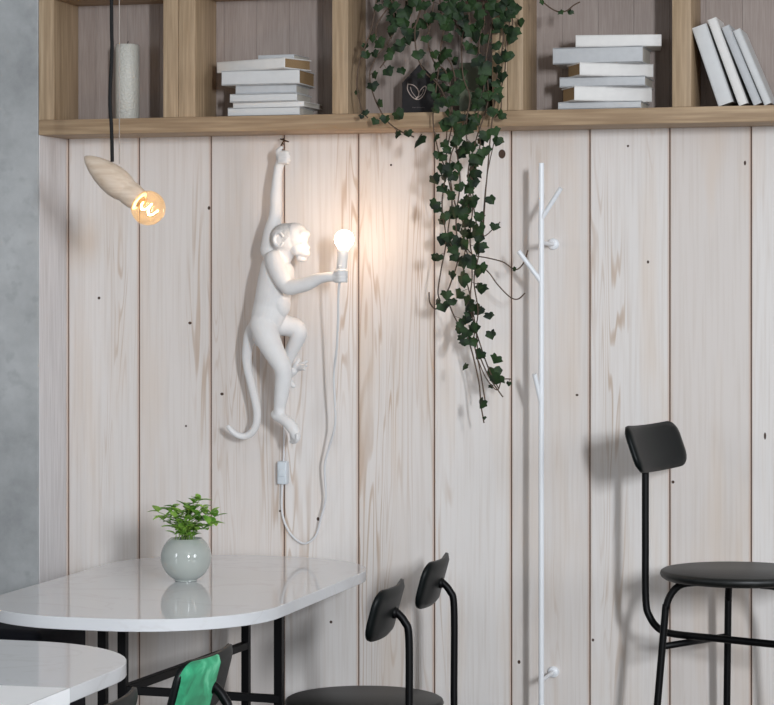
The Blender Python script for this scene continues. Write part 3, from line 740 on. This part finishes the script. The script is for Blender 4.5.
# torso
chain([(280, 256, 5.69, 9.5), (277.5, 264, 5.69, 15.5), (276, 276, 5.69, 17.2), (274, 290, 5.69, 17.8), (271.5, 304, 5.695, 17.6), (268.5, 316, 5.695, 17.2), (265.5, 328, 5.70, 15.2), (263, 337, 5.70, 11)], 32)
blob(285, 273, 5.685, 9, 16, 14, (0, -8, 0))      # chest
blob(281, 300, 5.688, 9, 13, 17, (0, -10, 0))      # belly
# far shoulder linking raised arm
chain([(272, 252, 5.715, 9), (271, 268, 5.71, 9)])
# near shoulder and arm holding the light
chain([(274, 259, 5.655, 9.0), (277, 268, 5.645, 9.4), (281, 277, 5.638, 8.8), (286, 285, 5.636, 8.0), (290, 287.5, 5.632, 7.8), (298, 286, 5.628, 7.4), (308, 283.5, 5.624, 6.9), (318, 279, 5.618, 5.8), (327, 277, 5.612, 4.9), (333, 277, 5.61, 4.8)], 24)
chain([(278, 262, 5.69, 12), (275, 262, 5.665, 11)])
blob(336, 276.8, 5.612, 4.6, 6.5, 5.0)
for k in range(4):  # fingers wrapped round the socket
    z_ = 271.5 + k * 3.1
    chain([(335.5, z_, 5.602, 2.0), (340, z_ - .2, 5.593, 2.1), (344.6, z_ - .2, 5.600, 2.0), (346.0, z_, 5.614, 1.9), (343.5, z_, 5.626, 1.6)], 12, 4)
chain([(334.5, 279, 5.622, 2.2), (337, 272, 5.618, 2.1), (339.5, 266.5, 5.60, 1.8)], 12, 4)
# neck + head
chain([(281, 258, 5.69, 10.5), (285, 250, 5.687, 11), (287, 244, 5.685, 12)])
blob(286.5, 238.5, 5.683, 16.2, 15.5, 15.6, (0, 12, 0))      # skull
blob(294, 237, 5.683, 14.5, 13.5, 14.6)
blob(303.5, 233.8, 5.683, 6.2, 10.5, 5.0, (0, 25, 0))      # brow ridge
blob(300.8, 249.0, 5.683, 8.6, 8.6, 8.8, (0, 30, 0))        # muzzle
blob(304.4, 253.3, 5.683, 5.4, 7.2, 4.8)
blob(301.6, 258.8, 5.683, 5.2, 6.2, 3.5, (0, 10, 0))        # lower jaw
blob(307.2, 247.6, 5.683, 2.6, 4.2, 2.4)
blob(296.5, 248.5, 5.668, 6.0, 4.5, 7.0)
blob(300.8, 241.5, 5.664, 3.0, 1.6, 2.2)               # near eyelid
blob(301.8, 241.5, 5.702, 3.0, 1.6, 2.2)
# ears
for (Y, tw) in ((5.645, 1), (5.722, -1)):
    ex, ey = 279.5, 239.5
    ring = []
    for k in range(15):
        a = math.radians(-150 + 300 * k / 14); ring.append((ex - 1 + 4.6 * math.cos(a) * -1, ey + 7.0 * math.sin(a), Y - tw * .004 + tw * .003 * math.cos(a), 1.5))
    chain(ring, 10, 2)
    blob(ex - .5, ey, Y + tw * .004, 4.0, 1.8, 6.4)
# tail
chain([(257, 325, 5.715, 8), (251, 333, 5.725, 6.6), (248, 345, 5.73, 5.6), (246.8, 357, 5.735, 5.0), (248, 370, 5.735, 4.5), (251, 382, 5.735, 4.3), (254.5, 397, 5.735, 4.2), (257, 411, 5.735, 4.0), (256.5, 423, 5.735, 3.9), (252.5, 431.5, 5.735, 3.7), (246, 436, 5.735, 3.5), (239, 435.5, 5.73, 3.2), (233, 432, 5.725, 2.9), (228.6, 427, 5.72, 2.4)], 20)
# near leg
chain([(263, 324, 5.68, 13.5), (266, 334, 5.668, 13), (271, 346, 5.66, 11.6), (277, 357, 5.655, 10.2), (282, 366, 5.652, 9.4), (283.5, 375, 5.655, 8.4), (282.6, 386, 5.66, 7.9), (281, 398, 5.665, 7.0), (279.6, 407, 5.67, 6.0), (279.5, 414, 5.67, 5.8)], 28)
blob(275.8, 414.5, 5.675, 5.2, 4.5, 5.2)                # heel
chain([(276.5, 416, 5.67, 4.8), (283, 419, 5.665, 5.5), (289.5, 424, 5.66, 6.0), (294, 430.5, 5.66, 5.8), (296, 436, 5.66, 5.0)], 20)
for k in range(4):
    chain([(291.5 + k * 1.9, 434 + .5 * k, 5.672 - k * .008, 2.2), (292 + k * 1.9, 439.5 - abs(k - 1.5) * .4, 5.672 - k * .008, 2.1), (291 + k * 1.7, 442.8 - abs(k - 1.5) * .7, 5.676 - k * .008, 1.8)], 10, 3)
# far leg: thigh forward, shin folded back down, foot with spread toes behind the near knee
chain([(270, 322, 5.71, 13), (279, 324, 5.715, 11.5), (288, 326, 5.72, 10.4), (296, 328.5, 5.72, 9.6), (299, 333, 5.72, 8.4), (296, 342, 5.725, 7.6), (291, 352, 5.73, 6.6), (287, 362, 5.735, 5.8), (284.5, 372, 5.74, 5.2)], 24)
chain([(284, 374, 5.74, 5), (288, 374, 5.735, 4.8), (294, 371, 5.73, 4.2)], 16)
for (ex, ey, y_) in ((306.5, 361.5, 5.722), (306, 365.5, 5.714), (304, 369.2, 5.71), (299, 359.5, 5.732)):
    chain([(292, 371, 5.73, 2.4), ((292 + ex) / 2 + .5, (370 + ey) / 2 - .5, 5.726, 2.1), (ex, ey, y_, 1.5)], 10, 3)
chain([(287, 378, 5.738, 4.2), (290.5, 383, 5.735, 3.4), (293.5, 386, 5.73, 2.4)], 12, 3)
for v_ in bm.verts: v_.co -= mroot.location
me = bpy.data.meshes.new('body_raw'); bm.to_mesh(me); bm.free()
tmp = bpy.data.objects.new('body_raw', me); C.objects.link(tmp)
rm = tmp.modifiers.new('r', 'REMESH'); rm.mode = 'VOXEL'; rm.voxel_size = .0016; rm.use_smooth_shade = True
sm = tmp.modifiers.new('s', 'SMOOTH'); sm.factor = .5; sm.iterations = 3
dg = bpy.context.evaluated_depsgraph_get(); dg.update()
bme = bpy.data.meshes.new_from_object(tmp.evaluated_get(dg)); bpy.data.objects.remove(tmp); bpy.data.meshes.remove(me)
bme.name = 'body'
bme.materials.clear(); bme.materials.append(M_RESIN); bme.materials.append(M_FUR)
# swept-back fur cap on the skull carries a rougher texture
hc = W(287, 237, 5.683) - mroot.location; ss = SM
for p_ in bme.polygons:
    p_.use_smooth = True
    dv = p_.center - hc; r_ = dv.length * ss
    if r_ < 18.5 and dv.y > -.06 and dv.x * ss < 6.5 - max(0, -dv.z * ss) * .9 and dv.z * ss > -9 and not (abs(dv.x * ss + 7.5) < 7 and abs(dv.z * ss + 2.5) < 9.5 and abs(dv.y) > .024):
        p_.material_index = 1
body = bpy.data.objects.new('body', bme); C.objects.link(body); body.parent = mroot
# bulb socket, bulb
s0, s1 = W(340.2, 281.5, 5.612), W(343.2, 250, 5.618)
bm = bmesh.new(); tube(bm, [(*s0, .009), (*(s0.lerp(s1, .25)), .0115), (*(s0.lerp(s1, .5)), .0125), (*s1, .0135)], 28, 3); o = autosmooth(obj('bulb_socket', bm, M_RESIN, mroot), 50)
bcn = W(344.2, 239.5, 5.619); rb = 9.4 / SM; dirb = (bcn - s1).normalized()
bm = bmesh.new(); pr = [(0, -rb * 1.25), (.011, -rb * 1.25), (.0125, -rb * 1.0)]
for k in range(-52, 91, 8):
    a = math.radians(k); pr.append((max(rb * math.cos(a), 1e-7), rb * math.sin(a)))
lathe(bm, pr, 40, Matrix.Translation(bcn) @ dirb.to_track_quat('Z', 'Y').to_matrix().to_4x4())
gb = obj('opal_bulb', bm, plain('glowing_opal_glass', (255, 246, 232), .4, emit=(255, 218, 182), estr=46), mroot, True)
gb.visible_shadow = True
# hook and short chain
bm = bmesh.new(); h = []
hk = W(283.5, 139.5, WALL_Y); fi = W(282, 150, 5.72)
tube(bm, [(hk.x, WALL_Y - .0005, hk.z, .0017), (hk.x + .002, WALL_Y - .03, hk.z - .001, .0017), (fi.x + .009, 5.745, fi.z + .022, .0017), (fi.x + .004, 5.722, fi.z + .022, .0017), (fi.x + .001, 5.714, fi.z + .010, .0017), (fi.x + .003, 5.72, fi.z - .004, .0015)], 8, 5)
ring = []
for k in range(17):
    a = 2 * PI * k / 16; ring.append((fi.x + .002 + .005 * math.cos(a), 5.719, fi.z + .007 + .009 * math.sin(a), .0013))
tube(bm, ring, 6, 1)
lathe(bm, [(0, 0), (.0032, 0), (.003, .003), (0, .0035)], 20, Matrix.Translation((hk.x, WALL_Y, hk.z)) @ Matrix.Rotation(PI / 2, 4, 'X'))
obj('wall_hook', bm, M_HOOK, mroot, True)
# cord
bm = bmesh.new()
cp = [(340, 280, 5.612, 1.15), (338.4, 292, 5.618, 1.15), (338, 320, 5.635, 1.15), (336.5, 350, 5.665, 1.15), (333.8, 375, 5.70, 1.15), (334.8, 400, 5.705, 1.15), (335, 425, 5.715, 1.15), (329, 448, 5.74, 1.15), (324.8, 467, 5.75, 1.15), (325.8, 498, 5.765, 1.15), (321, 518, 5.775, 1.15), (315.6, 536, 5.785, 1.15), (304, 543.5, 5.790, 1.15), (291.6, 535, 5.790, 1.15), (284.5, 522, 5.790, 1.15), (281.8, 508, 5.790, 1.15), (282.2, 486, 5.788, 1.15), (283.6, 462, 5.788, 1.1), (284, 440, 5.790, 1.0), (284, 415, 5.793, 1.0)]
ptube(bm, cp, 10, 6); cord = obj('cord', bm, M_CORDW, mroot, True)
a, b = W(278.6, 484, 5.79), W(288, 461, 5.79)
bm = bmesh.new(); box(bm, a.x, b.x, 5.776, 5.7995, a.z, b.z, .004, 3); box(bm, a.x + .004, b.x - .004, 5.773, 5.78, (a.z + b.z) / 2 - .009, (a.z + b.z) / 2 + .009, .0015, 2)
autosmooth(obj('switch', bm, M_SWITCH, cord), 50)

# ------------------------------------------------------------ coat rack
Yr = 5.655
xr = atX(541.3, Yr); zt = at(541, 163, Yr).z; q = .0068
root = thing('coat_rack', 'slim white branch-shaped coat rack fixed to the plank wall', 'coat rack', (xr, Yr, .12))
bm = bmesh.new(); tube(bm, [(xr, Yr, .12, q), (xr, Yr, zt, q)], 16, 1); autosmooth(obj('pole', bm, M_WHITEM, root), 50)
for (pa, pb) in (((541.5, 219), (561, 188)), ((541.3, 282), (518.5, 251)), ((541.3, 404), (534.5, 374))):
    A_ = at(pa[0], pa[1], Yr); B_ = at(pb[0], pb[1], Yr - .02)
    bm = bmesh.new(); tube(bm, [(*A_, .0055), (*B_, .0055)], 14, 1); autosmooth(obj('branch', bm, M_WHITEM, root), 50)
for py in (243, 681):
    z_ = at(541, py, Yr).z
    bm = bmesh.new(); tube(bm, [(xr, Yr, z_, .005), (xr, WALL_Y - .008, z_, .005)], 14, 1)
    lathe(bm, [(0, 0), (.014, 0), (.014, .005), (.011, .008), (0, .008)], 28, Matrix.Translation((xr, WALL_Y, z_)) @ Matrix.Rotation(PI / 2, 4, 'X'))
    autosmooth(obj('wall_mount', bm, M_WHITEM, root), 50)

# ------------------------------------------------------------ hanging ivy
ip = Vector((atX(440, 5.71), 5.71, 2.1905))
root = thing('hanging_ivy', 'long trailing dark green ivy spilling over the shelf and down the wall', 'plant', ip)
bm = bmesh.new(); lathe(bm, [(0, 0), (.055, 0), (.075, .11), (.078, .115), (.070, .115), (.066, .10), (0, .10)], 32); autosmooth(obj('pot', bm, plain('white_ceramic', (220, 220, 218), .3), root, local=True), 50)
M_IVY = leaf_mat('ivy_leaf', (13, 28, 14), (42, 66, 32), rough=.6)
M_IVYS = plain('ivy_stem', (84, 66, 52), .7)
rnd = random.Random(21); bml = bmesh.new(); bms = bmesh.new()
SH = [(0, -.06), (.26, -.22), (.56, -.22), (.62, .06), (.84, .26), (.60, .46), (.40, .66), (0, .98), (-.40, .66), (-.60, .46), (-.84, .26), (-.62, .06), (-.56, -.22), (-.26, -.22)]
def ivy_leaf(pos, size, tipdir=None, face=None):
    """five-lobed folded leaf"""
    td = tipdir or Vector((rnd.uniform(-.9, .9), rnd.uniform(-.3, .15), -1)).normalized()
    fc = face or Vector((rnd.uniform(-1.1, 1.1), -1, rnd.uniform(-.3, 1.1))).normalized()
    fc = (fc - td * fc.dot(td)).normalized(); sd = td.cross(fc)
    jig = [1 + rnd.uniform(-.12, .12) for _ in SH]; fold = rnd.uniform(.1, .35)
    c_ = bml.verts.new(pos + td * size * .25)
    vs2 = [bml.verts.new(pos + (sd * x * j_ * size + td * y * j_ * size) * .78 - fc * (abs(x) * fold * size - .0) - fc * (max(y, 0) ** 2 * .15 * size)) for (x, y), j_ in zip(SH, jig)]
    for i in range(len(vs2)): bml.faces.new((c_, vs2[i], vs2[(i + 1) % len(vs2)]))
def strand(pts, dens, size=(9, 14), y0=-100, y1=999, r=.75, spread=7):
    P = catmull([(a, b, c_, 0) for a, b, c_ in pts], 10)
    ptube(bms, [(p_[0], p_[1], p_[2], r) for p_ in P], 6, 1)
    acc = 0
    for i in range(1, len(P)):
        acc += math.hypot(P[i][0] - P[i - 1][0], P[i][1] - P[i - 1][1])
        if acc > dens:
            acc = rnd.uniform(-.3, .3) * dens
            if y0 <= P[i][1] <= y1:
                dx, dy = rnd.uniform(-spread, spread), rnd.uniform(-3, 6); Y = P[i][2] + rnd.uniform(-.035, .01)
                b_ = at(P[i][0], P[i][1], P[i][2]); e_ = at(P[i][0] + dx, P[i][1] + dy, Y)
                tube(bms, [(*b_, .0007), (*e_, .0006)], 5, 1)
                ivy_leaf(e_, rnd.uniform(*size) / 410)
def leaf_at(px, py, s_, Y=5.585, **k):
    e_ = at(px, py - s_ * .3, Y); ivy_leaf(e_, s_ / 410, **k)
F = 5.60
def S_(pts, *a, Y=None, **k):
    out = []
    for i, p_ in enumerate(pts):
        y = p_[2] if len(p_) > 2 else (F + .0 if p_[1] < 134 else min(F + (p_[1] - 134) * .0006, F + .07))
        out.append((p_[0], p_[1], y))
    strand(out, a[0] * 1.5, *a[1:], **k)
top_ = lambda x: (440 + (x - 440) * .4, -62, 5.66)
# left strands
S_([top_(410), (418, -30), (410, 0), (400, 22), (388, 42), (376, 58), (370, 72), (371, 86), (377, 104), (388, 122), (402, 132), (414, 137)], 11, (8, 12), spread=6)
S_([top_(420), (425, -20), (418, 20), (405, 36), (394, 50), (386, 60), (380, 68)], 10, (8, 12), spread=6)
S_([top_(415), (405, -25), (395, 0), (385, 12), (377, 25), (376, 40)], 14, (7, 10), spread=5)
S_([top_(430), (428, -20), (420, 10), (415, 30), (417, 55), (425, 72), (436, 82), (444, 95), (452, 118), (458, 140)], 10, (9, 14), spread=8)
S_([top_(400), (385, -28), (371, 30), (360, 60), (357, 85), (362, 110), (368, 118)], 24, (4, 7), spread=4)
# dense top mass
for x in (392, 408, 424, 440, 456, 470, 484, 496, 508):
    S_([top_(x), (x - 4, -25), (x, 2), (x + rnd.uniform(-5, 5), 22), (x + rnd.uniform(-7, 7), 30)], 8.5, (10, 14), spread=8)
# middle strands
S_([top_(440), (436, -20), (432, 15), (428, 40), (434, 62), (446, 72), (452, 100), (447, 130), (446, 170), (442, 205), (446, 240), (441, 270), (438, 292), (440, 302), (436, 309), (430, 303), (429, 292)], 9, (9, 13), y1=262, spread=8)
S_([top_(450), (447, -20), (448, 10), (443, 35), (441, 52), (450, 62), (455, 80), (452, 105), (455, 140), (460, 180), (456, 220), (458, 258), (450, 285), (447, 296), (455, 318), (466, 335), (472, 352), (479, 383), (481, 405), (484, 423)], 9.5, (9, 13), y1=345, spread=9)
S_([top_(465), (466, -20), (468, 15), (462, 40), (463, 75), (470, 100), (462, 130), (450, 160), (454, 200), (467, 235), (463, 265), (470, 295), (476, 330), (478, 350), (488, 375), (500, 393), (503, 397)], 8.5, (9, 14), y1=352, spread=9)
S_([top_(480), (482, -20), (482, 20), (479, 50), (484, 85), (478, 115), (480, 145), (471, 175), (468, 210), (464, 240), (472, 270), (470, 300), (473, 320), (482, 350), (490, 372), (499, 389)], 8, (9, 14), y1=388, spread=9)
S_([top_(490), (490, -15), (492, 20), (486, 60), (488, 100), (476, 140), (468, 175), (475, 215), (479, 250), (474, 280), (478, 312), (474, 340), (480, 370), (485, 400)], 8.5, (9, 14), y1=345, spread=9)
S_([top_(500), (503, -15), (504, 20), (502, 50), (497, 75), (495, 100), (491, 130), (488, 165), (485, 200), (483, 235)], 11, (8, 13), y1=150, spread=6)
S_([top_(515), (508, -15), (510, 15), (506, 45), (505, 70), (501, 90), (501, 108), (495, 118)], 12, (9, 13), spread=5)
S_([(440, 60), (436, 90), (433, 120), (438, 150), (444, 165)], 11, (8, 11), spread=5)
S_([(470, 100), (466, 130), (470, 160), (473, 200), (470, 240), (474, 262)], 8, (10, 14), spread=10)
S_([(458, 110), (450, 135), (446, 165), (452, 200), (448, 235), (456, 262)], 8, (9, 13), spread=8)
# tendrils
S_([(462, 240), (472, 254), (488, 258), (503, 262), (512, 268), (518, 269), (524, 262), (528, 250)], 40, (4, 6), r=.7, spread=3)
S_([(484, 268), (490, 274), (498, 285), (510, 297), (518, 299), (525, 293)], 60, (4, 6), r=.7, spread=3)
S_([(478, 360), (486, 378), (497, 390), (502, 380), (511, 379)], 16, (4, 6), r=.6, spread=3)
S_([(497, 130), (488, 170), (484, 205), (483, 235), (494, 228), (500, 222)], 60, (5, 6), r=.55, spread=2)
S_([(525, -30, 5.63), (533, -10, 5.6), (543, 2, 5.6), (556, 11, 5.6), (566, 11, 5.6), (574, 5, 5.6), (580, 2, 5.6)], 11, (4, 6.5), r=.7, spread=4)
# single leaves placed where the photo shows them
for (x, y, s_) in [(421, 141, 16), (433, 180, 12), (439, 210, 9), (439, 258, 9), (490, 200, 11), (495, 227, 9), (498, 141, 11), (443, 169, 12), (438, 302, 8), (452, 302, 9), (460, 325, 9), (464, 343, 9), (489, 316, 9), (491, 335, 11), (497, 360, 11), (493, 380, 13),
                   (466, 367, 9), (483, 404, 12), (484, 418, 4), (378, 8, 9), (378, 44, 12), (366, 55, 10), (398, 48, 12), (418, 55, 12), (372, 87, 11), (396, 116, 12), (376, 122, 8), (365, 113, 7), (401, 71, 9), (431, 17, 15), (500, 60, 12), (496, 84, 10), (511, 38, 12), (514, 10, 13),
                   (476, 159, 16), (462, 150, 14), (478, 232, 15), (462, 282, 14), (482, 310, 7), (457, 12, 18), (404, 14, 16), (445, 25, 15), (446, 54, 15), (437, 97, 9), (506, 18, 12), (470, 30, 14), (484, 70, 14), (447, 78, 12), (455, 92, 12), (479, 82, 12), (478, 104, 13), (396, 22, 13), (392, 8, 12)]:
    leaf_at(x, y, s_)
obj('foliage', bml, M_IVY, root, False); obj('stems', bms, M_IVYS, root, True)
